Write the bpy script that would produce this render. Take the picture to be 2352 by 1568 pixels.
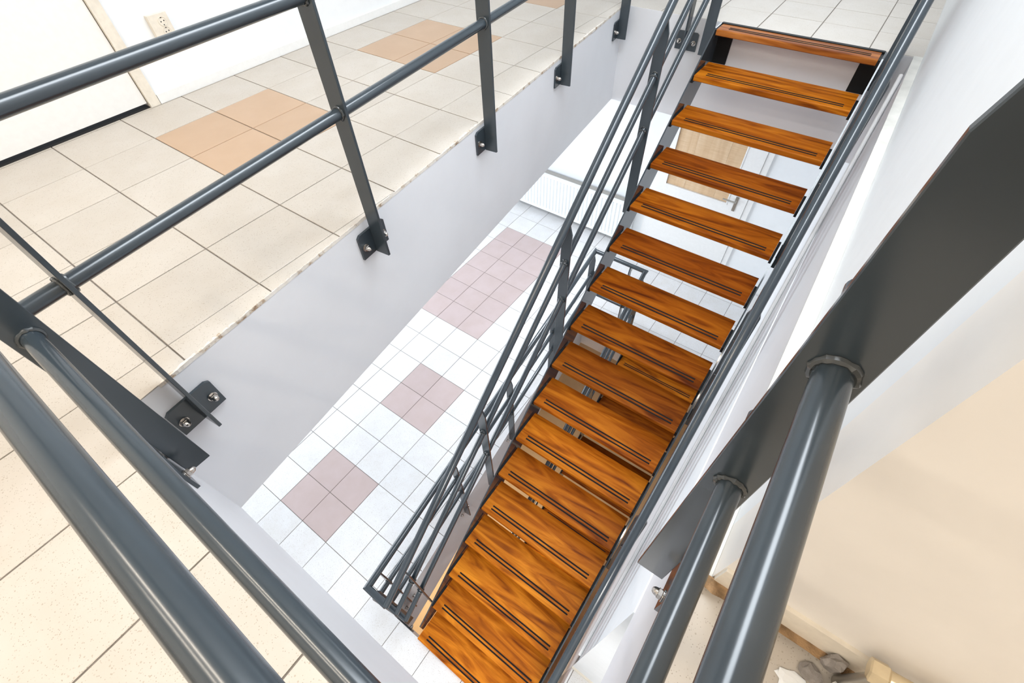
import bpy, bmesh, math, random
from mathutils import Vector, Matrix
random.seed(7)
for o in list(bpy.data.objects): bpy.data.objects.remove(o)
S = bpy.context.scene
COL = S.collection

# ------------------------------------------------------------------ camera
H = 0.9895
F_PX = 1050.8
R_ = Vector((0.812261672, 0.582801422, -0.023947410))
U_ = Vector((-0.443360151, 0.643556340, 0.623912665))
F_ = Vector((-0.379028695, 0.496163017, -0.781127076))
cam_d = bpy.data.cameras.new('camera'); cam = bpy.data.objects.new('camera', cam_d); COL.objects.link(cam)
M = Matrix(((R_.x, U_.x, -F_.x, 0), (R_.y, U_.y, -F_.y, 0), (R_.z, U_.z, -F_.z, H), (0, 0, 0, 1)))
cam.matrix_world = M
cam_d.sensor_fit = 'HORIZONTAL'; cam_d.sensor_width = 36.0; cam_d.lens = F_PX / 2352 * 36.0
cam_d.clip_start = 0.01; cam_d.clip_end = 100
S.camera = cam

# ------------------------------------------------------------------ world, light, exposure
W = bpy.data.worlds.new('world'); S.world = W; W.use_nodes = True
bg = W.node_tree.nodes['Background']; bg.inputs[0].default_value = (0.80, 0.88, 1.0, 1); bg.inputs[1].default_value = 0.6
S.view_settings.view_transform = 'Standard'; S.view_settings.look = 'None'
S.view_settings.gamma = 1.0; S.view_settings.use_curve_mapping = False
S.view_settings.exposure = 0.06

def area(name, loc, direction, sx, sy, power, col):
    d = bpy.data.lights.new(name, 'AREA'); d.shape = 'RECTANGLE'; d.size = sx; d.size_y = sy
    d.energy = power; d.color = col
    o = bpy.data.objects.new(name, d); COL.objects.link(o); o.location = loc
    o.rotation_euler = Vector(direction).to_track_quat('-Z', 'Y').to_euler()
    return o
COOL = (0.86, 0.93, 1.0); WARM = (1.0, 0.885, 0.735); NEUT = (1.0, 0.97, 0.93)
area('daylight_far_window', (-1.3, 7.35, 1.5), (0, -1, -0.15), 2.6, 1.7, 46, COOL)      # window in the far wall, upper floor
area('ceiling_tube_landing_a', (-0.6, -1.1, 2.6), (0, 0, -1), 3.0, 0.08, 43, WARM)        # twin ceiling tubes over the landing, behind the camera
area('ceiling_tube_landing_b', (-0.6, -2.0, 2.6), (0, 0, -1), 3.0, 0.08, 43, WARM)
area('fill_over_stairwell', (-0.35, 1.7, 2.66), (0, 0, -1), 0.9, 2.6, 92, (0.86, 0.93, 1.0))   # added fill above the void for slab edges and treads, no known rooflight
area('daylight_lower_window', (-5.6, 1.0, -1.75), (1, 0, -0.25), 4.5, 1.6, 155, COOL)     # window of the lower hall
area('fill_lower_hall', (0.5, -1.2, -0.72), (0, 0, -1), 1.2, 0.15, 45, NEUT)        # unseen fill, added to brighten the wall by the stair foot
area('fill_lower_far', (-2.1, 3.1, -0.66), (0, 0, -1), 1.2, 0.15, 28, COOL)          # added fill that lifts the far wall of the lower hall
area('ceiling_lamp_basement', (-1.8, 0.6, -3.75), (0, 0, -1), 1.2, 0.6, 60, (1.0, 0.78, 0.52))

try:
    S.cycles.max_bounces = 5; S.cycles.diffuse_bounces = 4; S.cycles.glossy_bounces = 3
except Exception: pass

# ------------------------------------------------------------------ materials
def new_mat(name):
    m = bpy.data.materials.new(name); m.use_nodes = True
    nt = m.node_tree; b = nt.nodes['Principled BSDF']
    return m, nt, b
def nd(nt, t, **kw):
    n = nt.nodes.new(t)
    for k, v in kw.items(): setattr(n, k, v)
    return n
def ramp(nt, fac, stops):
    r = nd(nt, 'ShaderNodeValToRGB'); nt.links.new(fac, r.inputs[0]); e = r.color_ramp.elements
    while len(e) < len(stops): e.new(0.5)
    for i, (p, c) in enumerate(stops): e[i].position = p; e[i].color = (*c, 1) if len(c) == 3 else c
    return r
def mixc(nt, fac, a, b, mode='MIX'):
    m = nd(nt, 'ShaderNodeMix', data_type='RGBA', blend_type=mode)
    for s, v in ((0, fac), (6, a), (7, b)):
        if hasattr(v, 'links') or hasattr(v, 'is_linked'): nt.links.new(v, m.inputs[s])
        else: m.inputs[s].default_value = v if s == 0 else (*v, 1)
    return m.outputs[2]
def coords(nt, scale=(1, 1, 1), kind='Object', rand=False):
    tc = nd(nt, 'ShaderNodeTexCoord'); mp = nd(nt, 'ShaderNodeMapping'); mp.inputs['Scale'].default_value = scale
    nt.links.new(tc.outputs[kind], mp.inputs[0])
    if rand:
        oi = nd(nt, 'ShaderNodeObjectInfo'); ml = nd(nt, 'ShaderNodeMath', operation='MULTIPLY'); ml.inputs[1].default_value = 37.0
        nt.links.new(oi.outputs['Random'], ml.inputs[0])
        cb = nd(nt, 'ShaderNodeCombineXYZ')
        for i in range(3): nt.links.new(ml.outputs[0], cb.inputs[i])
        nt.links.new(cb.outputs[0], mp.inputs['Location'])
    return mp.outputs[0]
def noise(nt, vec, scale, detail=4, rough=0.55, dist=0.0):
    n = nd(nt, 'ShaderNodeTexNoise'); n.inputs['Scale'].default_value = scale; n.inputs['Detail'].default_value = detail
    n.inputs['Roughness'].default_value = rough; n.inputs['Distortion'].default_value = dist
    nt.links.new(vec, n.inputs['Vector']); return n.outputs[0]
def bump(nt, b, h, strength, dist=0.001):
    bp = nd(nt, 'ShaderNodeBump'); bp.inputs['Strength'].default_value = strength; bp.inputs['Distance'].default_value = dist
    nt.links.new(h, bp.inputs['Height']); nt.links.new(bp.outputs[0], b.inputs['Normal'])

def mat_paint(name, col, rough=0.6, var=0.03, bmp=0.15, scale=14, spec=0.4):
    m, nt, b = new_mat(name); v = coords(nt)
    n = noise(nt, v, scale, 5)
    c2 = tuple(max(0, c * (1 - var * 3)) for c in col)
    r = ramp(nt, n, [(0.3, c2), (0.62, col)])
    nt.links.new(r.outputs[0], b.inputs['Base Color']); b.inputs['Roughness'].default_value = rough
    b.inputs['Specular IOR Level'].default_value = spec
    if bmp: bump(nt, b, noise(nt, v, scale * 9, 4), bmp, 0.002)
    return m
def mat_metal_paint(name, col, rough=0.33):
    m, nt, b = new_mat(name); v = coords(nt)
    n = noise(nt, v, 9, 5); r = ramp(nt, n, [(0.3, tuple(c * 0.94 for c in col)), (0.7, col)])
    nt.links.new(r.outputs[0], b.inputs['Base Color'])
    b.inputs['Roughness'].default_value = rough; b.inputs['Specular IOR Level'].default_value = 0.75
    bump(nt, b, noise(nt, v, 160, 3), 0.02, 0.0005)
    return m
def mat_tile(name, base, speck=True, warm=None):
    m, nt, b = new_mat(name); v = coords(nt, rand=True)
    oi = nd(nt, 'ShaderNodeObjectInfo')
    col = ramp(nt, oi.outputs['Random'], [(0.0, tuple(c * 0.94 for c in base)), (1.0, base)]).outputs[0]
    blot = ramp(nt, noise(nt, v, 7, 4), [(0.35, (0.93, 0.91, 0.88)), (0.65, (1, 1, 1))]).outputs[0]
    col = mixc(nt, 0.7, col, blot, 'MULTIPLY')
    if speck:
        for sc, thr, dark in ((210, 0.16, (0.33, 0.28, 0.22)), (95, 0.115, (0.40, 0.34, 0.27))):
            vo = nd(nt, 'ShaderNodeTexVoronoi'); vo.inputs['Scale'].default_value = sc; nt.links.new(v, vo.inputs['Vector'])
            sel = ramp(nt, noise(nt, v, sc * 0.35, 2), [(0.44, (0, 0, 0)), (0.52, (1, 1, 1))])
            sp = ramp(nt, vo.outputs['Distance'], [(thr, (1, 1, 1)), (thr + 0.09, (0, 0, 0))])
            mu = nd(nt, 'ShaderNodeMath', operation='MULTIPLY'); nt.links.new(sp.outputs[0], mu.inputs[0]); nt.links.new(sel.outputs[0], mu.inputs[1])
            m2 = nd(nt, 'ShaderNodeMath', operation='MULTIPLY'); nt.links.new(mu.outputs[0], m2.inputs[0]); m2.inputs[1].default_value = 0.8
            col = mixc(nt, m2.outputs[0], col, dark)
    nt.links.new(col, b.inputs['Base Color']); b.inputs['Roughness'].default_value = 0.42
    b.inputs['Specular IOR Level'].default_value = 0.35
    bump(nt, b, noise(nt, v, 60, 3), 0.08, 0.001)
    return m
def mat_wood(name, dark, mid, light, gloss=0.48, axis_scale=(1.3, 11, 11)):
    m, nt, b = new_mat(name); v = coords(nt, axis_scale, rand=True)
    n1 = noise(nt, v, 1.1, 5, 0.5, 2.2)
    v2 = coords(nt, (3, 70, 70), rand=True); n2 = noise(nt, v2, 2.2, 5, 0.6, 0.4)
    c1 = ramp(nt, n1, [(0.28, dark), (0.47, mid), (0.70, light)]).outputs[0]
    c2 = ramp(nt, n2, [(0.30, (0.78, 0.70, 0.62)), (0.60, (1, 1, 1))]).outputs[0]
    c = mixc(nt, 0.55, c1, c2, 'MULTIPLY')
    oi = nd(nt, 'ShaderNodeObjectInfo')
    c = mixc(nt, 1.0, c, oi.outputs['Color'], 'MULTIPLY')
    nt.links.new(c, b.inputs['Base Color']); b.inputs['Roughness'].default_value = gloss
    b.inputs['Specular IOR Level'].default_value = 0.10
    bump(nt, b, n2, 0.05, 0.001)
    return m
def mat_plain(name, col, rough=0.5, metallic=0.0, spec=0.5, scale=40, var=0.06):
    m, nt, b = new_mat(name); v = coords(nt); n = noise(nt, v, scale, 3)
    r = ramp(nt, n, [(0.3, tuple(c * (1 - var) for c in col)), (0.7, tuple(min(1, c * (1 + var)) for c in col))])
    nt.links.new(r.outputs[0], b.inputs['Base Color']); b.inputs['Roughness'].default_value = rough
    b.inputs['Metallic'].default_value = metallic; b.inputs['Specular IOR Level'].default_value = spec
    return m
def mat_rough_mortar(name):
    m, nt, b = new_mat(name); v = coords(nt)
    n = noise(nt, v, 22, 6, 0.65)
    r = ramp(nt, n, [(0.30, (0.20, 0.12, 0.07)), (0.40, (0.45, 0.34, 0.24)), (0.47, (0.72, 0.66, 0.58)), (0.8, (0.86, 0.83, 0.79))])
    nt.links.new(r.outputs[0], b.inputs['Base Color']); b.inputs['Roughness'].default_value = 0.95
    bump(nt, b, n, 0.8, 0.004); return m

MT = dict(
    steel=mat_metal_paint('slate_grey_gloss_paint', (0.036, 0.048, 0.058), 0.21),
    steel_gloss=mat_metal_paint('slate_grey_high_gloss_paint', (0.045, 0.055, 0.065), 0.07),
    black=mat_plain('black_paint', (0.008, 0.009, 0.010), 0.6, 0, 0.25),
    nut=mat_plain('stainless_steel', (0.62, 0.58, 0.54), 0.22, 1.0),
    weld=mat_metal_paint('painted_weld', (0.055, 0.060, 0.062), 0.16),
    wall=mat_paint('white_wall_paint', (0.865, 0.885, 0.90), 0.7, 0.008, 0.03),
    wall_warm=mat_paint('cream_wall_paint', (0.91, 0.87, 0.82), 0.6, 0.02, 0.06, 5),
    fascia=mat_paint('grey_slab_edge_paint', (0.77, 0.77, 0.79), 0.55, 0.015, 0.05, 3),
    ceil=mat_paint('ceiling_paint', (0.85, 0.85, 0.85), 0.8),
    grout=mat_plain('grey_grout', (0.20, 0.175, 0.15), 0.95, 0, 0.2, 60, 0.2),
    tile=mat_tile('speckled_cream_tile', (0.595, 0.545, 0.485)),
    tan=mat_tile('plain_tan_tile', (0.545, 0.378, 0.255), False),
    tile_low=mat_tile('speckled_pale_tile', (0.80, 0.80, 0.81)),
    pink_low=mat_tile('plain_rose_tile', (0.56, 0.455, 0.445), False),
    wood=mat_wood('lacquered_hardwood', (0.14, 0.027, 0.0015), (0.385, 0.100, 0.004), (0.60, 0.195, 0.012)),
    strip=mat_plain('black_rubber', (0.014, 0.012, 0.011), 0.8, 0, 0.2),
    cream=mat_plain('cream_gloss_paint', (0.80, 0.74, 0.64), 0.4),
    doorw=mat_plain('white_gloss_paint', (0.86, 0.86, 0.85), 0.35, var=0.02),
    gap=mat_plain('dark_door_gap', (0.015, 0.014, 0.013), 0.7),
    mortar=mat_rough_mortar('broken_mortar'),
    ledge=mat_paint('cream_ledge', (0.72, 0.70, 0.645), 0.6, 0.07, 0.2, 7),
    rad=mat_plain('white_radiator_enamel', (0.86, 0.88, 0.88), 0.3, var=0.01),
    grill=mat_plain('grey_grille', (0.36, 0.34, 0.31), 0.5),
    ply=mat_wood('pale_plywood', (0.62, 0.43, 0.27), (0.69, 0.50, 0.32), (0.75, 0.57, 0.39), 0.5, (5, 5, 1.0)),
    rot=mat_paint('crumbling_brown_fill', (0.40, 0.25, 0.13), 0.95, 0.22, 0.9, 45),
    brass=mat_plain('pale_brass', (0.74, 0.62, 0.42), 0.3, 0.6),
    plaster=mat_paint('grey_plaster', (0.33, 0.30, 0.28), 0.95, 0.1, 0.5, 60),
    chrome=mat_plain('brushed_metal', (0.5, 0.48, 0.44), 0.35, 1.0),
    base_floor=mat_paint('warm_screed', (0.80, 0.62, 0.42), 0.7, 0.05, 0.1, 3),
)

# ------------------------------------------------------------------ mesh helpers
def V(*a): return Vector(a)
def empty(name, loc, label=None, cat=None, group=None, kind=None):
    o = bpy.data.objects.new(name, None); COL.objects.link(o); o.location = loc; o.empty_display_size = 0.05
    tag(o, label, cat, group, kind); return o
def tag(o, label=None, cat=None, group=None, kind=None):
    if label: o['label'] = label
    if cat: o['category'] = cat
    if group: o['group'] = group
    if kind: o['kind'] = kind
    return o
def world_off(par):
    v = Vector((0, 0, 0))
    while par is not None: v += Vector(par.location); par = par.parent
    return v
def build(name, verts, faces, mat, parent=None, smooth=False, origin=None, keep=False):
    """verts in world space. origin: object's own location (default: parent's)"""
    po = world_off(parent); org = Vector(origin) if origin is not None else po
    me = bpy.data.meshes.new(name)
    me.from_pydata([tuple(Vector(v) - org) for v in verts], [], faces)
    bm = bmesh.new(); bm.from_mesh(me); bmesh.ops.recalc_face_normals(bm, faces=bm.faces); bm.to_mesh(me); bm.free()
    if smooth:
        me.polygons.foreach_set('use_smooth', [True] * len(me.polygons))
        try: me.set_sharp_from_angle(angle=math.radians(35))
        except Exception: pass
    me.materials.append(mat if not isinstance(mat, str) else MT[mat]); me.update()
    o = bpy.data.objects.new(name, me); COL.objects.link(o)
    if parent: o.parent = parent
    o.location = org - po
    return o
class MB:
    def __init__(s): s.v = []; s.f = []
    def add(s, v, f):
        n = len(s.v); s.v += [Vector(q) for q in v]; s.f += [tuple(i + n for i in q) for q in f]; return s
    def box(s, x0, x1, y0, y1, z0, z1):
        return s.add([(x0, y0, z0), (x1, y0, z0), (x1, y1, z0), (x0, y1, z0), (x0, y0, z1), (x1, y0, z1), (x1, y1, z1), (x0, y1, z1)],
                     [(3, 2, 1, 0), (4, 5, 6, 7), (0, 1, 5, 4), (1, 2, 6, 5), (2, 3, 7, 6), (3, 0, 4, 7)])
    def prism(s, poly, ext):
        """poly: list of 3D points (planar), ext: extrusion vector"""
        n = len(poly); e = Vector(ext); v = [Vector(p) for p in poly] + [Vector(p) + e for p in poly]
        f = [tuple(range(n - 1, -1, -1)), tuple(range(n, 2 * n))] + [(i, (i + 1) % n, n + (i + 1) % n, n + i) for i in range(n)]
        return s.add(v, f)
    def tube(s, pts, r, seg=20, cut0=None, cut1=None, cap=True):
        """tube swept along a polyline, corners mitred; cut0/cut1: normals of end planes"""
        pts = [Vector(p) for p in pts]; n = len(pts); base = len(s.v)
        d = [(pts[i + 1] - pts[i]).normalized() for i in range(n - 1)]
        up = Vector((0, 0, 1)) if abs(d[0].z) < 0.9 else Vector((1, 0, 0))
        a = d[0].cross(up).normalized(); b = a.cross(d[0]).normalized()
        rings = []
        for i in range(n):
            di = d[0] if i == 0 else d[i - 1]
            if i == 0: m = Vector(cut0).normalized() if cut0 is not None else d[0]
            elif i == n - 1: m = Vector(cut1).normalized() if cut1 is not None else d[-1]
            else: m = (d[i - 1] + d[i]).normalized()
            if i == 0: ring = [pts[0] + (a * math.cos(2 * math.pi * k / seg) + b * math.sin(2 * math.pi * k / seg)) * r for k in range(seg)]
            else: ring = [q + di * (pts[i] - pts[i - 1]).length for q in rings[-1]]
            out = []
            for q in ring:
                t = (pts[i] - q).dot(m) / di.dot(m); out.append(q + di * t)
            rings.append(out)
        for rg in rings: s.v += rg
        for i in range(n - 1):
            for k in range(seg):
                k2 = (k + 1) % seg
                s.f.append((base + i * seg + k, base + i * seg + k2, base + (i + 1) * seg + k2, base + (i + 1) * seg + k))
        if cap:
            s.f.append(tuple(base + k for k in range(seg - 1, -1, -1))); s.f.append(tuple(base + (n - 1) * seg + k for k in range(seg)))
        return s
    def lathe(s, origin, axis, prof, seg=16):
        """prof: (radius, height) along axis"""
        ax = Vector(axis).normalized(); up = Vector((0, 0, 1)) if abs(ax.z) < 0.9 else Vector((1, 0, 0))
        a = ax.cross(up).normalized(); b = ax.cross(a).normalized(); base = len(s.v); O = Vector(origin)
        for rr, h in prof:
            for k in range(seg):
                t = 2 * math.pi * k / seg; s.v.append(O + ax * h + (a * math.cos(t) + b * math.sin(t)) * max(rr, 1e-5))
        for i in range(len(prof) - 1):
            for k in range(seg):
                k2 = (k + 1) % seg; s.f.append((base + i * seg + k, base + i * seg + k2, base + (i + 1) * seg + k2, base + (i + 1) * seg + k))
        s.f.append(tuple(base + k for k in range(seg - 1, -1, -1))); s.f.append(tuple(base + (len(prof) - 1) * seg + k for k in range(seg)))
        return s
    def ring(s, c, axis, R, r, seg=20, tseg=8, jit=0.0):
        ax = Vector(axis).normalized(); up = Vector((0, 0, 1)) if abs(ax.z) < 0.9 else Vector((1, 0, 0))
        a = ax.cross(up).normalized(); b = ax.cross(a).normalized(); base = len(s.v); C = Vector(c)
        for i in range(seg):
            t = 2 * math.pi * i / seg; dr = a * math.cos(t) + b * math.sin(t); rr = r * (1 + random.uniform(-jit, jit))
            for k in range(tseg):
                q = 2 * math.pi * k / tseg; s.v.append(C + dr * (R + rr * math.cos(q)) + ax * rr * math.sin(q))
        for i in range(seg):
            for k in range(tseg):
                i2 = (i + 1) % seg; k2 = (k + 1) % tseg
                s.f.append((base + i * tseg + k, base + i2 * tseg + k, base + i2 * tseg + k2, base + i * tseg + k2))
        return s
    def build(s, name, mat, parent=None, smooth=False, origin=None):
        return build(name, s.v, s.f, mat, parent, smooth, origin)

def struct(o, label=None): o['kind'] = 'structure'; o['label'] = label or o.name.replace('_', ' '); return o
def copy_tree(o, dz, parent=None, label=None, skip=()):
    c = o.copy(); COL.objects.link(c)
    if parent is None: c.location.z += dz
    else: c.parent = parent
    if label: c['label'] = label
    for ch in list(o.children):
        if ch.name.split('.')[0] not in skip: copy_tree(ch, dz, c)
    return c

# ------------------------------------------------------------------ plan of the stairwell
ZL = -2.954                      # lower floor
M_, B_ = -0.108018, -1.164101    # left void edge: x = B_ + M_*y (skewed to the tiles)
SH = 0.0                         # the lower opening lies a little further right
def xe(y): return B_ + SH + M_ * y
E_ = Vector((M_, 1, 0)).normalized(); N_ = Vector((E_.y, -E_.x, 0))
def LP(s, off, z): return Vector((B_ + SH, 0, 0)) + E_ * s + N_ * off + Vector((0, 0, z))
YN, YF, XR = -0.135, 3.365, 0.140      # near edge, far edge, right edge
XW, YW = 0.181, 0.372                  # right wall above, near corner of the right wall
XLW = -2.785                           # left wall
ZB0, ZB1 = -0.645, -0.600              # slab underside near / far
X0, X1, Y0, Y1 = -2.785, 2.6, -3.2, 7.4
VOID = [(xe(YN), YN), (XR, YN), (XR, YF), (xe(YF), YF)]

# tiles ------------------------------------------------------------
def clip(poly, a, b, c):         # keep a*x+b*y<=c
    out = []
    for i in range(len(poly)):
        p, q = poly[i], poly[(i + 1) % len(poly)]
        dp, dq = a * p[0] + b * p[1] - c, a * q[0] + b * q[1] - c
        if dp <= 0: out.append(p)
        if (dp < 0 < dq) or (dq < 0 < dp):
            t = dp / (dp - dq); out.append((p[0] + (q[0] - p[0]) * t, p[1] + (q[1] - p[1]) * t))
    return out
def parea(p): return abs(sum(p[i][0] * p[(i + 1) % len(p)][1] - p[(i + 1) % len(p)][0] * p[i][1] for i in range(len(p)))) / 2
def outside_void(cell):
    """cell minus void -> list of polygons"""
    e = 0.0
    hl = (1, -M_, B_ + SH)            # left of the skewed edge
    left = clip(cell, *hl); rest = clip(cell, -hl[0], -hl[1], -hl[2])
    near = clip(rest, 0, 1, YN); rest = clip(rest, 0, -1, -YN) if rest else []
    far = clip(rest, 0, -1, -YF) if rest else []; rest = clip(rest, 0, 1, YF) if rest else []
    right = clip(rest, -1, 0, -XR) if rest else []; inside = clip(rest, 1, 0, XR) if rest else []
    return [p for p in (left, near, far, right) if len(p) > 2 and parea(p) > 2e-5], (parea(inside) if len(inside) > 2 else 0)
TG, TT = 0.0022, 0.004           # half joint, joint depth
def tile_floor(parent, ox, oy, z, bounds, tan, mat, mat_tan, cap=300):
    bx0, bx1, by0, by1 = bounds; shared = {}
    n = 0
    def mesh_for(mt):
        if mt not in shared:
            a = 0.15 - TG; b = a - 0.0016
            o = MB().add([(-a, -a, -TT), (a, -a, -TT), (a, a, -TT), (-a, a, -TT), (-a, -a, -.0012), (a, -a, -.0012), (a, a, -.0012), (-a, a, -.0012), (-b, -b, 0), (b, -b, 0), (b, b, 0), (-b, b, 0)],
                         [(8, 9, 10, 11)] + [(i, (i + 1) % 4, 4 + (i + 1) % 4, 4 + i) for i in range(4)] + [(4 + i, 4 + (i + 1) % 4, 8 + (i + 1) % 4, 8 + i) for i in range(4)])
            me = bpy.data.meshes.new('tile'); me.from_pydata([tuple(v) for v in o.v], [], o.f); me.materials.append(MT[mt]); me.update(); shared[mt] = me
        return shared[mt]
    for i in range(math.floor((bx0 - ox) / .3), math.ceil((bx1 - ox) / .3)):
        for j in range(math.floor((by0 - oy) / .3), math.ceil((by1 - oy) / .3)):
            x, y = ox + i * .3, oy + j * .3
            cell = [(x + TG, y + TG), (x + .3 - TG, y + TG), (x + .3 - TG, y + .3 - TG), (x + TG, y + .3 - TG)]
            for h in ((-1, 0, -bx0), (1, 0, bx1), (0, -1, -by0), (0, 1, by1)):
                if len(cell) > 2: cell = clip(cell, *h)
            # cut away what lies behind the right wall
            if len(cell) > 2 and x + .3 > XW and y + .3 > YW:
                if y >= YW - 0.02 or x < XW: cell = clip(cell, 1, 0, XW) if y > YW - .15 else clip(cell, 0, 1, YW)
                else: cell = clip(cell, 0, 1, YW)
            if len(cell) < 3 or parea(cell) < 4e-4: continue
            polys, ins = outside_void(cell)
            if not polys or sum(map(parea, polys)) < 3e-4: continue
            mt = mat_tan if (i, j) in tan else mat
            full = ins < 1e-6 and abs(parea(cell) - (.3 - 2 * TG) ** 2) < 1e-6
            dz = random.uniform(-.0004, .0004)
            if full:
                o = bpy.data.objects.new('tile', mesh_for(mt)); COL.objects.link(o)
                o.location = Vector((x + .15, y + .15, z + dz)) - world_off(parent); o.parent = parent
            else:
                mb = MB()
                for p in polys: mb.prism([(q[0], q[1], z - TT) for q in p], (0, 0, TT + dz))
                mb.build('tile', mt, parent, origin=(x + .15, y + .15, z))
            n += 1
    return n

def slab(name, z, label, zb0, zb1, x0=X0, ymin=Y0, ymax=Y1):
    """floor plate with the stairwell opening; top is the joint bed between the tiles"""
    zt = z - TT + 0.0008; zu = z + zb1
    mb = MB()
    D = 0.004
    for poly in ([(x0, ymin), (xe(YN) - D, ymin), (xe(YN) - D, YN - D), (xe(YF) - D, YF + D), (xe(YF) - D, ymax), (x0, ymax)],
                 [(xe(YN) - D, ymin), (X1, ymin), (X1, YN - D), (xe(YN) - D, YN - D)],
                 [(xe(YF) - D, YF + D), (XW, YF + D), (XW, ymax), (xe(YF) - D, ymax)],
                 [(XR + D, YN - D), (X1, YN - D), (X1, YW), (XR + D, YW)],
                 [(XR + D, YW), (XW + .1, YW), (XW + .1, YF + D), (XR + D, YF + D)]):
        mb.prism([(q[0], q[1], zu) for q in poly], (0, 0, zt - zu))
    o = mb.build(name, 'grout', origin=(0, 0, z)); return struct(o, label)

floor_u = slab('floor', 0, 'upper landing floor of speckled cream tiles with tan tile patches', ZB0, ZB1 + .002)
SH = .045
floor_l = slab('floor_lower', ZL, 'lower hall floor of pale speckled tiles seen through the stairwell', ZB0, ZB1 + .002, -4.7, -2.2, 4.75)
SH = 0.0
OXU, OYU = -2.4702, 0.0668
OXL, OYL = -2.5448, -0.0886
tanu = {(i, j) for i in (0, 1) for j in (2, 3, 6, 7, 10, 11)}
n1 = tile_floor(floor_u, OXU, OYU, 0.0, (XLW, 1.0, -1.15, 6.4), tanu, 'tile', 'tan')
tanl = {(i, j) for i in (0, 1) for j in (0, 1, 4, 5)} | {(i, j) for i in (-2, -1, 0) for j in (8, 9, 10, 11, 12, 13)}
SH = .045
n2 = tile_floor(floor_l, OXL, OYL, ZL, (-3.75, 0.55, -0.75, 4.75), tanl, 'tile_low', 'pink_low')
SH = 0.0

# slab edges (fascias) and ceilings --------------------------------
def fascia(name, pts_top, pts_bot, inward, mat, label, z=0, parent=None):
    th = Vector(inward).normalized() * 0.004
    mb = MB().prism([Vector(p) + V(0, 0, z) for p in (pts_top[0], pts_top[1], pts_bot[1], pts_bot[0])], th)
    return struct(mb.build(name, mat), label)
def ring_fascias(z, zb0, zb1, pre, who):
    t = -0.0022
    fascia(pre[0], (V(xe(YN), YN, t), V(xe(YF), YF, t)), (V(xe(YN), YN, zb0), V(xe(YF), YF, zb1)), -N_, 'fascia', 'grey painted slab edge on the left side of the %s stairwell' % who, z)
    fascia(pre[1], (V(xe(YN), YN, t), V(XR, YN, t)), (V(xe(YN), YN, zb0), V(XR, YN, zb0)), (0, -1, 0), 'fascia', 'pale slab edge on the near side of the %s stairwell' % who, z)
    fascia(pre[2], (V(xe(YF), YF, t), V(XR, YF, t)), (V(xe(YF), YF, zb1), V(XR, YF, zb1)), (0, 1, 0), 'fascia', 'grey slab edge at the far end of the %s stairwell under the top step' % who, z)
    fascia(pre[3], (V(XR, YN, t), V(XR, YF, t)), (V(XR, YN, zb0 + .03), V(XR, YF, zb1)), (1, 0, 0), 'fascia', 'grey slab edge on the right side of the %s stairwell along the wall' % who, z)
ring_fascias(0, ZB0, ZB1, ('trim_1', 'trim_2', 'trim_3', 'trim_4'), 'upper')
SH = .045
ring_fascias(ZL, ZB0, ZB1, ('trim_5', 'trim_6', 'trim_7', 'trim_8'), 'lower')
SH = 0.0

def rough_edge(name, p0, p1, w_dir, label, n, wmin, wmax, zt=0.0004, depth=.012, inset=0.0):
    mb = MB(); p0, p1, w = Vector(p0), Vector(p1), Vector(w_dir).normalized(); prev = None; base = 0
    for i in range(n + 1):
        t = i / n; c = p0.lerp(p1, t); w8 = .15 + .85 * max(0, math.sin(t * 23 + 1.0) * math.sin(t * 9.0 + .6)); a = wmin + (wmax - wmin) * w8 * random.uniform(.5, 1); b = random.uniform(-.0004, .0014 * w8)
        zz = zt + random.uniform(-.0015, .0012)
        mb.v += [c + w * b + V(0, 0, -depth), c + w * b + V(0, 0, zz), c - w * a + V(0, 0, zz + random.uniform(-.0008, .0008))]
        if i:
            k = 3 * (i - 1); mb.f += [(k, k + 1, k + 4, k + 3), (k + 1, k + 2, k + 5, k + 4)]
    return struct(mb.build(name, 'mortar'), label)
rough_edge('trim_9', (xe(-.02) + .001, -.02, 0), (xe(YF) + .001, YF, 0), N_, 'chipped brown mortar along the tile edge above the left slab edge', 420, .0008, .012, .0010)

# walls ------------------------------------------------------------
CZ = 2.7
def wallbox(name, x0, x1, y0, y1, z0, z1, mat, label): return struct(MB().box(x0, x1, y0, y1, z0, z1).build(name, mat), label)
DY0, DY1, DZ = -0.05, 0.815, 2.0       # door in the left wall
mb = MB().box(XLW - .12, XLW, DY1 + .05, Y1, -.3, CZ).box(XLW - .12, XLW, Y0, DY0 - .05, -.3, CZ).box(XLW - .12, XLW, DY0 - .05, DY1 + .05, DZ + .05, CZ).box(XLW - .12, XLW, DY0 - .05, DY1 + .05, -.3, -.005)
struct(mb.build('wall_left', 'wall'), 'white wall along the left of the upper landing')
mb = MB().box(XW, XW + .3, YW + .12, Y1, -.003, CZ)
struct(mb.build('wall_right', 'wall'), 'white wall rising beside the stair on the right')
wallbox('wall_right_return', XW, X1, YW, YW + .12, -.003, CZ, 'wall_warm', 'cream wall facing the landing at the right')
wallbox('wall_back', XLW, X1, Y0 - .1, Y0, -.02, CZ, 'wall_warm', 'wall of the upper landing behind the viewer')
wallbox('wall_end', X1, X1 + .1, Y0, YW, -.02, CZ, 'wall_warm', 'end wall of the landing on the right')
wallbox('wall_far', XLW, XW, Y1, Y1 + .1, -.02, CZ, 'wall', 'far end wall of the upper landing')
wallbox('ceiling', XLW - .12, X1, Y0, Y1 + .1, CZ, CZ + .1, 'ceil', 'white ceiling of the upper landing')
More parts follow.
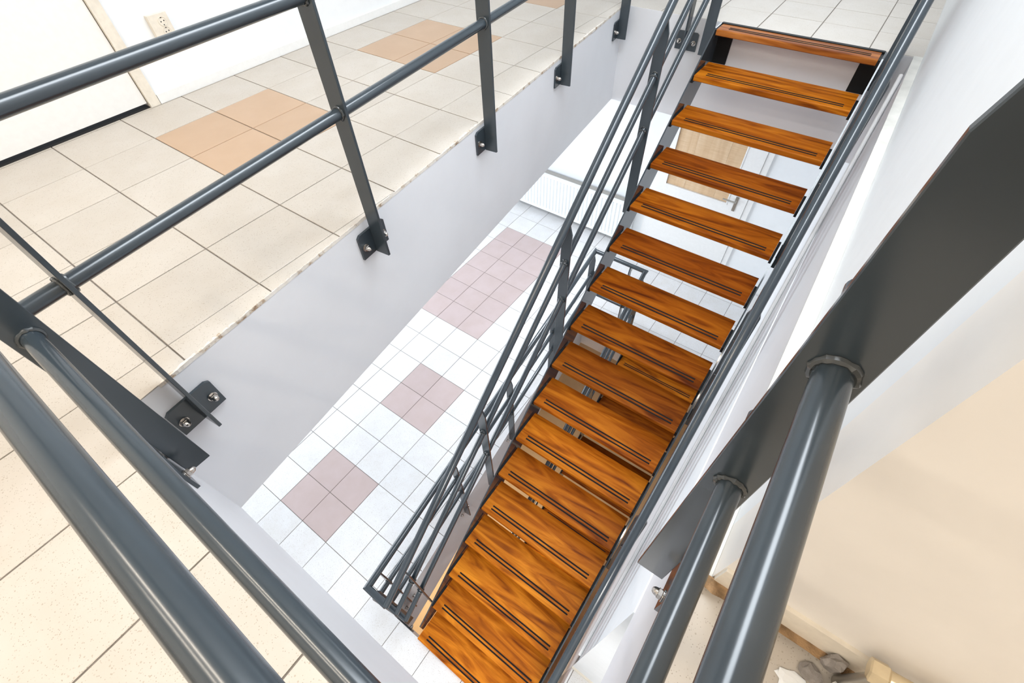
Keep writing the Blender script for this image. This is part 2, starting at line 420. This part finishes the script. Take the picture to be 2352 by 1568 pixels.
# lower hall
mb = MB().box(XR - .004, XR + .3, YW, 4.9, ZL - 3.4, -.6)
struct(mb.build('wall_lower_right', 'wall'), 'white wall beside the stair in the lower hall')
wallbox('wall_lower_return', XR + .3, X1, YW, YW + .1, ZL - 3, -.66, 'wall_warm', 'wall facing the lower hall at the foot of the stair')
wallbox('wall_lower_far', -6, XR + .006, 4.75, 4.87, ZL - .1, -.5985, 'wall', 'white far wall of the lower hall with door and radiator')
wallbox('wall_lower_back', -6, X1, -2.4, -2.3, ZL - .1, -.66, 'wall', 'near wall of the lower hall below the landing')
wallbox('wall_lower_end', X1, X1 + .1, -2.3, YW, ZL - .1, -.66, 'wall', 'right end wall of the lower hall')
struct(MB().box(-6, -4.7, -2.3, 4.75, ZL - .2, ZL - .004).build('floor_lower_strip', 'tile_low'), 'lower hall floor towards the window')
struct(MB().box(-6, X0, -2.3, 4.75, -.66, -.6).build('ceiling_lower', 'ceil'), 'ceiling of the lower hall')
# underside of the upper slab painted white
mb = MB()
for poly in ([(X0, -2.3), (xe(YN) - .004, -2.3), (xe(YN) - .004, YN), (xe(YF) - .004, YF), (xe(YF) - .004, 4.75), (X0, 4.75)],
             [(xe(YN) - .004, -2.3), (X1, -2.3), (X1, YN - .004), (xe(YN) - .004, YN - .004)],
             [(xe(YF) - .004, YF + .004), (XR, YF + .004), (XR, 4.75), (xe(YF) - .004, 4.75)],
             [(XR + .004, YN - .004), (X1, YN - .004), (X1, YW), (XR + .004, YW)]):
    mb.prism([(q[0], q[1], -.6035) for q in poly], (0, 0, .005))
struct(mb.build('ceiling_lower_hall', 'ceil'), 'white underside of the upper floor over the lower hall')
# storey below
struct(MB().box(-4, 1.5, -2, 5.5, 2 * ZL - .1, 2 * ZL).build('floor_basement', 'base_floor'), 'warm lit floor two storeys down')
struct(MB().box(-4, XR + .006, 5.5, 5.6, 2 * ZL, ZL - .62).build('wall_basement_far', 'base_floor'), 'far wall of the storey below')
struct(MB().box(-4.1, -4, -2, 5.5, 2 * ZL, ZL - .62).build('wall_basement_left', 'base_floor'), 'left wall of the storey below')
struct(MB().box(-4, 1.5, -2.1, -2, 2 * ZL, ZL - .62).build('wall_basement_near', 'base_floor'), 'near wall of the storey below')

# ledge along the right wall
mb = MB().box(XR - .001, XW - .0005, YW, YF, -.002, .004)
struct(mb.build('trim_10', 'ledge'), 'cream floor ledge between stairwell and right wall')
# white pipe-like bead along the stair on the right wall
SL = 0.182 / 0.2107
def zn(y): return SL * (y - 3.231)     # nosing line
mb = MB().tube([(XR - .0145, 3.17, zn(3.17) + .025), (XR - .0145, .40, zn(.40) + .025)], .010, 12)
struct(mb.build('trim_11', 'doorw', smooth=True), 'white bead running down the right wall with the stair')
# baseboards
mb = MB().box(XLW, XLW + .012, DY1 + .05, Y1, .0005, .042)
struct(mb.build('baseboard_left', 'doorw'), 'white skirting on the left wall')
mb = MB().box(XW + .002, X1, YW - .008, YW, .012, .088)
struct(mb.build('baseboard_right', 'cream'), 'cream skirting on the wall at the right')
rough_edge('trim_12', (XW - .03, YW - .006, .014), (1.3, YW - .006, .014), (0, 1, 0), 'broken brown mortar along the foot of the cream wall', 90, .016, .034, .004, .016)
bpy.data.objects['trim_12'].data.materials[0] = MT['rot']
mb = MB().box(XR - .004, X1, YW - .012, YW, ZL + .001, ZL + .06)
struct(mb.build('baseboard_lower_right', 'cream'), 'cream skirting at the foot of the lower wall')
mb = MB().box(-3.9, -1.47, 4.735, 4.75, ZL + .0005, ZL + .07).box(-.42, XR, 4.735, 4.75, ZL + .0005, ZL + .07)
struct(mb.build('baseboard_lower_far', 'doorw'), 'white skirting on the far wall of the lower hall')

# ------------------------------------------------------------------ doors
d1 = struct(empty('door_1', (XLW, DY1, 0)), 'white flush door in the left wall with black gap below'); d1['kind'] = 'structure'
MB().box(XLW - .045, XLW - .008, DY0, DY1 - .002, .019, DZ).build('door_leaf', 'doorw', d1)
mb = MB().box(XLW - .10, XLW + .010, DY1 + .002, DY1 + .048, .0004, DZ + .05).box(XLW - .10, XLW + .010, DY0 - .048, DY0 - .002, .0004, DZ + .05).box(XLW - .10, XLW + .010, DY0 - .002, DY1 + .002, DZ + .004, DZ + .05)
mb.build('door_frame', 'cream', d1)
MB().box(XLW - .10, XLW - .002, DY0, DY1, -.004, .0015).build('gap_shade', 'gap', d1)  # black sheet standing in for the shade in the gap under the leaf
d2 = struct(empty('door_2', (-1.0, 4.75, ZL)), 'white door with wooden panel in the far wall of the lower hall')
mb = MB().box(-1.44, -1.335, 4.715, 4.7505, ZL + .01, ZL + 2.03).box(-.65, -.46, 4.715, 4.7505, ZL + .01, ZL + 2.03).box(-1.335, -.65, 4.715, 4.7505, ZL + .01, ZL + .99).box(-1.335, -.65, 4.715, 4.7505, ZL + 1.93, ZL + 2.03)
mb.build('door_leaf', 'doorw', d2)
for a, b in ((-1.333, -1.135), (-1.134, -.80), (-.799, -.652)):
    MB().box(a, b, 4.728, 4.745, ZL + .992, ZL + 1.928).build('board', 'ply', d2)
mb = MB().box(-1.345, -.64, 4.708, 4.716, ZL + .975, ZL + .992); mb.box(-1.345, -1.333, 4.708, 4.716, ZL + .992, ZL + 1.93).box(-.652, -.64, 4.708, 4.716, ZL + .992, ZL + 1.93)
mb.build('beading', 'doorw', d2)
hp = MB().box(-.575, -.545, 4.705, 4.716, ZL + .93, ZL + 1.10).build('handle_plate', 'chrome', d2)
MB().tube([(-.56, 4.71, ZL + 1.06), (-.56, 4.66, ZL + 1.06), (-.69, 4.66, ZL + 1.06)], .009, 10).build('lever', 'chrome', hp, smooth=True)
mb = MB().box(-1.50, -1.442, 4.725, 4.7505, ZL + .0005, ZL + 2.09).box(-.458, -.40, 4.725, 4.7505, ZL + .0005, ZL + 2.09).box(-1.442, -.458, 4.725, 4.7505, ZL + 2.032, ZL + 2.09)
mb.build('door_frame', 'doorw', d2)

# ------------------------------------------------------------------ power socket on the left wall
so = empty('power_socket', (XLW, 1.045, .235), 'cream double power socket on the white wall beside the door', 'socket')
MB().prism([(XLW + .0005, 1.000, .225), (XLW + .0005, 1.088, .225), (XLW + .0005, 1.088, .333), (XLW + .0005, 1.000, .333)], (.026, 0, 0)).build('housing', 'cream', so)
for zc in (.303, .264):
    fc = MB().lathe((XLW + .0265, 1.055, zc), (1, 0, 0), [(.0185, 0), (.0185, .003), (.0165, .003), (.0155, .0006)], 24).build('socket_face', 'cream', so, smooth=True)
    for dy, dz in ((-.007, -.001), (.007, .001)):
        MB().lathe((XLW + .0272, 1.055 + dy, zc + dz), (1, 0, 0), [(.0026, 0), (.0026, .0009)], 10).build('hole', 'gap', fc)
    for s_ in (1, -1):
        MB().box(XLW + .027, XLW + .0292, 1.053, 1.057, zc + s_ * .0145 - .002, zc + s_ * .0145 + .002).build('earth_clip', 'gap', fc)

# ------------------------------------------------------------------ radiator in the lower hall
ra = empty('radiator', (-2.6, 4.7, ZL + .08), 'white ribbed panel radiator on the far wall of the lower hall', 'radiator')
rx0, rx1, ry, rz0, rz1 = -3.60, -1.62, 4.62, ZL + .085, ZL + .63
mb = MB(); nr = 38
prof = []
for i in range(nr * 4 + 1):
    x = rx0 + .03 + (rx1 - rx0 - .06) * i / (nr * 4); ph = i % 4
    prof.append((x, ry + (0, .0, .011, .011)[ph]))
for (x, y) in prof: mb.v += [V(x, y, rz0 + .035), V(x, y, rz1 - .035)]
for i in range(len(prof) - 1): mb.f.append((2 * i, 2 * i + 2, 2 * i + 3, 2 * i + 1))
mb.build('ribbed_panel', 'rad', ra)
MB().box(rx0, rx1, ry + .012, ry + .03, rz0, rz1).build('back_panel', 'rad', ra)
MB().box(rx0, rx1, ry - .002, ry + .012, rz0, rz0 + .036).build('bottom_rail', 'rad', ra)
MB().box(rx0, rx1, ry - .002, ry + .012, rz1 - .036, rz1).build('top_rail', 'rad', ra)
mb = MB().box(rx0, rx1, ry + .03, ry + .105, rz1 - .012, rz1 - .002)
mb.build('top_grille', 'grill', ra)
for x in (rx0, rx1 - .004): MB().box(x, x + .004, ry + .012, ry + .12, rz0 + .01, rz1).build('side_panel', 'rad', ra)
for x in (-3.2, -2.0): MB().box(x, x + .03, ry + .03, 4.7495, rz0 + .05, rz1 - .06).build('wall_bracket', 'rad', ra)
for x in (-1.72, -1.69): MB().tube([(x, ry + .06, rz0 + .005), (x, ry + .06, ZL + .0005)], .008, 10).build('pipe', 'rad', ra, smooth=True)

# ------------------------------------------------------------------ stair flights
TRW0, TRW1, TD, TH = -.858, -.004, .236, .032
GOING, RISE, Y_T1 = .2107, .182, 3.231
def rounded_tread(x0, x1, yf, yb, zt, th, r=.007):
    prof = [(yb, zt - th), (yb, zt)]
    for k in range(4):
        a = math.pi / 2 * k / 3; prof.append((yf + r - r * math.sin(a), zt - r + r * math.cos(a)))
    prof += [(yf, zt - th + .004), (yf + .004, zt - th)]
    return MB().prism([(x0, y, z) for y, z in prof], (x1 - x0, 0, 0))
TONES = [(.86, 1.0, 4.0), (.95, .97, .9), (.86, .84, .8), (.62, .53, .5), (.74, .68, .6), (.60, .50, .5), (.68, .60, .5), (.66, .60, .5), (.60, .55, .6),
         (.95, .9, .9), (1.15, 1.17, 1.1), (1.05, 1.05, 1.1), (1.12, 1.16, 1.3), (1.35, 1.45, 1.6), (1.42, 1.55, 1.7), (1.28, 1.35, 1.5), (1.35, 1.42, 1.5)]   # tint per tread: pale pinkish top one, darker middle, lighter towards the foot
def make_flight(label):
    st = empty('staircase', (-.43, 0, ZL), label, 'staircase', 'open wooden stair flights')
    for side in (0, 1):
        x0 = -.876 if side == 0 else .010
        up, dn = .012, .335
        ybot, ytop = -.075, 3.362
        poly = [(x0, ytop, .0), (x0, 3.231 + .02, .0 + .0), (x0, ybot + .10, zn(ybot + .10) + up), (x0, ybot, zn(ybot + .03)), (x0, ybot, ZL + .0015), (x0, 3.231 + (ZL + dn) / SL, ZL + .0015), (x0, ytop - .02, zn(ytop - .02) - dn), (x0, ytop, zn(ytop) - dn)]
        poly[5] = (x0, 3.231 + (ZL + .0015 + dn) / SL, ZL + .0015)
        MB().prism(poly, (.008, 0, 0)).build('stringer', 'steel_gloss', st)
    tm = None
    for k in range(17):
        zt = -k * RISE; yf = Y_T1 - k * GOING; yb = yf + (TD if k else .108)
        if k == 16: zt = ZL + .036
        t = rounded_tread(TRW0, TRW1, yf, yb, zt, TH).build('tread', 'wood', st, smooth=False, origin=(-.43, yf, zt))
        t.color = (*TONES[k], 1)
        for dy in (.032, .055):
            MB().box(-.80, -.046, yf + dy, yf + dy + .010, zt - .002, zt + .0011).build('grip_strip', 'strip', t)
        for x0, x1 in ((-.868, TRW0 - .0005), (TRW1 + .0005, .010)):
            if k == 16: continue
            MB().box(x0, x1, yf + .002, yf + (.165 if k else .11), zt - .045, zt - .004).build('tread_bracket', 'black', t)
    MB().box(-.868, .010, 3.340, 3.3648, -.05, .004).build('top_edge_angle', 'black', st)
    for x0, x1 in ((-.868, -.782), (-.078, .010)):
        MB().box(x0, x1, 3.352, 3.3645, -.215, -.05).build('fixing_plate', 'black', st)
    return st
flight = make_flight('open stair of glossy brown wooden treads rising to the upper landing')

RD = .0168
LOW_H, MID_H, HAND_H = .373, .645, .93
def flat_post(parent, c, wdir, zb, zt, width=.06, thick=.010, cham=True, name='post', slope=None):
    """flat bar standing at c (2-D centre); wide along wdir"""
    w = Vector((wdir[0], wdir[1], 0)).normalized(); l = Vector((-w.y, w.x, 0)); h = width / 2
    c = Vector((c[0], c[1], 0)) - l * thick / 2
    pts = [(-h, zb), (h, zb), (h, zt - .065), (.014, zt), (-.014, zt), (-h, zt - .065)]
    o = MB().prism([c + w * a + V(0, 0, z) for a, z in pts], l * thick).build(name, 'steel', parent)
    bv = o.modifiers.new('bevel', 'BEVEL'); bv.width = .0012; bv.segments = 1; bv.limit_method = 'ANGLE'
    return o
def acorn(parent, p, axis):
    ax = Vector(axis).normalized()
    n = MB().lathe(p, ax, [(.0145, 0), (.0145, .002)], 20)
    n.lathe(Vector(p) + ax * .002, ax, [(.0105, 0), (.0118, .0015), (.0118, .0085), (.0098, .0100)], 6)
    n.lathe(Vector(p) + ax * .011, ax, [(.0092, 0), (.0090, .004), (.0076, .009), (.0045, .0125), (.0002, .014)], 16)
    return n.build('acorn_nut', 'nut', parent, smooth=True)
def base_plate(post, c, along, out, zc, half=.070, hz=.052, off=.0, sides=(1, 1)):
    """plate on the slab edge: c point on fascia (z ignored), along = unit along fascia, out = normal"""
    a, n = Vector(along).normalized(), Vector(out).normalized(); c = Vector((c[0], c[1], zc)) + n * .0005
    mb = MB()
    lo, hi = -half * sides[0], half * sides[1]
    z1 = V(0, 0, hz)
    mb.prism([c + a * lo - z1, c + a * hi - z1, c + a * hi + z1 * .82, c + a * (hi - .012 * (hi > 0)) + z1, c + a * (lo + .012 * (lo < 0)) + z1, c + a * lo + z1 * .82], n * .009)
    o = mb.build('base_plate', 'steel', post)
    for s_, on in ((-.048, sides[0]), (.048, sides[1])):
        if on: acorn(post, c + a * s_ + n * .0095 - V(0, 0, .006), n)
    return o
def rail(parent, pts, r=RD, cut0=None, cut1=None, name='rail', rings=()):
    o = MB().tube(pts, r, 24, cut0, cut1).build(name, 'steel', parent, smooth=True)
    for p, ax in rings:
        MB().ring(p, ax, r + .0015, .0042, 28, 8, .38).build('weld_bead', 'weld', o, smooth=True)
    return o

# corner points (plan) of the guard lines
OFF = .040
def left_line(y): # x of left guard line at y
    p = LP(0, OFF, 0); t = (y - p.y) / E_.y; return p.x + E_.x * t
YNR, YFR, XRR = -.0925, 3.335, .0935
def corners():
    global CNL, CFL
    CNL = Vector((left_line(YNR), YNR, 0)); CFL = Vector((left_line(YFR), YFR, 0))
corners()
XSL = -.91
def mitre(d_in, d_out): return (Vector(d_in).normalized() + Vector(d_out).normalized()).normalized()

def left_guard(z, label, group, upper):
    g = empty('guard_railing', (B_, 1.6, z - .1), label, 'railing', group)
    posts = [(.002, -.195), (.80, -.152), (1.60, -.135), (2.41, -.140), (3.29, -.168)]
    for s, zb in posts:
        c = LP(s, OFF, 0); p = flat_post(g, (c.x, c.y), N_, z + zb, z + HAND_H - .012)
        base_plate(p, LP(s, 0, 0), E_, N_, z + zb + .055)
    for zz0, zz1 in ((LOW_H - .008, LOW_H + .03), (MID_H + .02, MID_H - .010), (HAND_H, HAND_H)):
        a = CNL + V(0, 0, z + zz0); b = CFL + V(0, 0, z + zz1)
        rg = []
        if zz0 != HAND_H:
            for s, _ in posts:
                q = LP(s, OFF, 0); t = (q - CNL).length / (CFL - CNL).length
                q.z = z + zz0 + (zz1 - zz0) * t
                rg += [(q - E_ * .0065, E_), (q + E_ * .0065, E_)]
        rail(g, [a, b], RD if zz0 != HAND_H else .021, mitre((-1, 0, 0), E_), mitre(E_, (1, 0, 0)), 'handrail' if zz0 == HAND_H else 'rail', rg)
    return g
left_guard(0, 'long slate grey guard railing bolted along the left edge of the upper landing', 'guard railings of the stairwells', True)

def run_x(name_label, group, z, xa, xb, y, posts, fascia_y, out, cuta, cutb, za=None, zbb=None, zpost=-.17):
    g = empty('guard_railing', ((xa + xb) / 2, y, z - .1), name_label, 'railing', group)
    for x in posts:
        p = flat_post(g, (x, y), (0, 1), z + zpost, z + HAND_H - .012)
        base_plate(p, (x, fascia_y), (1, 0, 0), out, z + zpost + .06)
    hs = (LOW_H - .007, MID_H + .003, HAND_H)
    for i, h in enumerate(hs):
        a = V(xa, y, z + (za[i] if za else h)); b = V(xb, y, z + (zbb[i] if zbb else h))
        rg = []
        if i < 2:
            for x in posts:
                q = a.lerp(b, (x - xa) / (xb - xa)); rg += [(q - V(.0065, 0, 0), (1, 0, 0)), (q + V(.0065, 0, 0), (1, 0, 0))]
        rail(g, [a, b], RD if i < 2 else .021, cuta, cutb, 'rail' if i < 2 else 'handrail', rg)
    return g
run_x('near guard railing with two thick slate grey tubes across the bottom left corner', 'guard railings of the stairwells', 0, CNL.x, XRR, YNR, (-1.03, -.03), YN, (0, 1, 0), mitre(-E_, (1, 0, 0)), mitre((1, 0, 0), (0, 1, 0)), zpost=-.185)
run_x('short guard railing at the far end of the upper stairwell left of the top step', 'guard railings of the stairwells', 0, CFL.x, XSL, YFR - .012, (-1.06,), YF, (0, -1, 0), mitre(E_, (1, 0, 0)), None, zpost=-.19)
# right run
g = empty('guard_railing', (XRR, .2, -.1), 'short guard railing with big dark flat post against the right wall', 'railing', 'guard railings of the stairwells')
p = flat_post(g, (.0905, .366), (1, 0), -.152, HAND_H - .012, width=.061)
base_plate(p, (XR, .366), (0, 1, 0), (-1, 0, 0), -.096)
for h, nm in ((LOW_H - .007, 'rail'), (MID_H - .008, 'rail'), (HAND_H, 'handrail')):
    rg = [] if nm == 'handrail' else [(V(XRR, .366 + s_ * .0065, h), (0, 1, 0)) for s_ in (-1, 1)]
    rail(g, [(XRR, YNR, h), (XRR, .49, h)], RD if nm == 'rail' else .021, mitre((1, 0, 0), (0, 1, 0)), None, nm, rg)

# stair rails (left and right of the upper flight)
POST_Y = (.094, .888, 1.699, 2.497, 3.262)
def stair_rail(x, label, z0s, posts, xs, ytop, join_far, ybot=-.093):
    g = empty('stair_railing', (x, 1.5, ZL), label, 'railing', 'railings beside the stair flights')
    sd = Vector((0, 1, SL)).normalized()
    for y in posts:
        zt = min(z0s[0] + SL * (y - 3.231), HAND_H) - .014; zb = zn(y) - (.235 if y < 3.1 else .185)
        w = .03
        pts = [(-w, zb), (w, zb), (w, zt - .06), (.012, zt), (-.012, zt), (-w, zt - .06)]
        o = MB().prism([V(x + a, y - .005, zz) for a, zz in pts], (0, .010, 0)).build('post', 'steel', g)
        bv = o.modifiers.new('bevel', 'BEVEL'); bv.width = .001; bv.segments = 1; bv.limit_method = 'ANGLE'
        zc = zn(y) - .12
        MB().box(min(xs, x + (.03 if xs > x else -.03)), max(xs, x + (.03 if xs > x else -.03)), y - .02, y + .02, zc - .035, zc + .035).build('bracket', 'black', o)
    for i, z0 in enumerate(z0s):
        L = lambda y: V(x, y, z0 + SL * (y - 3.231))
        pts = [L(ybot), L(3.285)]
        hg = (HAND_H, MID_H, LOW_H)[i]
        pts = [L(ybot), V(x, 3.231 + (hg - z0) / SL, hg), V(x, 3.3234, hg)]
        rg = []
        if i: rg = [(L(y) + sd * (s_ * .0085), sd) for y in posts for s_ in (-1, 1)]
        rail(g, pts, .021 if i == 0 else .0165, None, mitre((0, 1, 0), (-1, 0, 0)) if join_far else None, 'handrail' if i == 0 else 'rail', rg)
    return g
ZS = (.88, .611, .324)
srl = stair_rail(XSL, 'slate grey stair railing of three sloping tubes left of the upper flight', ZS, POST_Y, -.876, 3.3, True)
srr = stair_rail(.051, 'slate grey stair railing close to the wall right of the upper flight', (.85, .60, .32), POST_Y, .018, 3.3, False)

# ------------------------------------------------------------------ the storey below repeats the same stair and guard
SH = .035; corners()
left_guard(ZL, 'long guard railing along the left edge of the lower stairwell beside the stair foot', 'guard railings of the stairwells', False)
run_x('short guard railing at the far end of the lower stairwell seen between the treads', 'guard railings of the stairwells', ZL, CFL.x, XSL, YFR - .012, (-1.06,), YF, (0, -1, 0), mitre(E_, (1, 0, 0)), mitre((1, 0, 0), (0, -1, 0)), zpost=-.19)
ends = [(z0 + SL * (YNR - 3.231)) - ZL for z0 in ZS][::-1]
g = run_x('stub of guard railing joining the stair rail to the lower guard at the stair foot', 'guard railings of the stairwells', ZL, CNL.x, XSL, YNR, (-1.03,), YN, (0, 1, 0), mitre(-E_, (1, 0, 0)), None, zbb=ends, zpost=-.185)
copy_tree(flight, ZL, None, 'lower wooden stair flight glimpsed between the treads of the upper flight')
copy_tree(srl, ZL, None, 'bundle of stair rails on the lower flight seen between the treads')

# ------------------------------------------------------------------ heating pipe and rubble at the right
hp = empty('heating_pipe', (.44, .335, 0), 'pale brass heating pipe fitting at the foot of the cream wall', 'pipe')
pa, pb = V(.395, .338, .135), V(.62, .338, .185); pd = (pb - pa).normalized()
MB().tube([pa, pb], .013, 18).build('pipe', 'brass', hp, smooth=True)
MB().lathe(pa - pd * .004, pd, [(.014, 0), (.0185, .002), (.0185, .022), (.015, .025)], 6).build('nut', 'brass', hp)
MB().lathe(pa + pd * .055, pd, [(.014, 0), (.0165, .002), (.0165, .020), (.014, .022)], 20).build('collar', 'brass', hp, smooth=True)
MB().lathe(pa + pd * .11, pd, [(.014, 0), (.019, .002), (.019, .026), (.014, .028)], 6).build('nut', 'brass', hp)
MB().tube([pa + pd * .02, V(pa.x + .02, pa.y, .0004)], .011, 14).build('riser', 'chrome', hp, smooth=True)
def lump(name, c, r, mat, label, cat, flat=.5, seed=1):
    rnd = random.Random(seed); bm = bmesh.new(); bmesh.ops.create_icosphere(bm, subdivisions=2, radius=1)
    for v in bm.verts:
        k = 1 + rnd.uniform(-.25, .25); v.co = Vector((v.co.x * r[0] * k, v.co.y * r[1] * k, max(v.co.z, -.75) * r[2] * k))
    zmin = min(v.co.z for v in bm.verts)
    me = bpy.data.meshes.new(name); 
    for v in bm.verts: v.co.z -= zmin
    bm.to_mesh(me); bm.free(); me.materials.append(MT[mat])
    o = bpy.data.objects.new(name, me); COL.objects.link(o); o.location = c; return tag(o, label, cat)
lump('plaster_lump', (.372, .322, .0005), (.017, .015, .006), 'plaster', 'grey lump of plaster on the floor at the foot of the cream wall', 'rubble', seed=3)
lump('plaster_crumb', (.350, .292, .0005), (.026, .016, .0025), 'wall', 'white flake of plaster next to the grey plaster lump', 'rubble', seed=5)
mb = MB().lathe((.396, .318, .0165), (.75, -.45, .25), [(.006, 0), (.0155, .001), (.0155, .005), (.006, .006)], 22)
tag(mb.build('pipe_rosette', 'doorw', smooth=True, origin=(.399, .318, 0)), 'white plastic ring leaning beside the brass pipe fitting', 'rosette')
lump('mortar_lump', (.392, .352, .0005), (.017, .012, .030), 'plaster', 'grey mortar lump wedged below the brass pipe', 'rubble', seed=9)
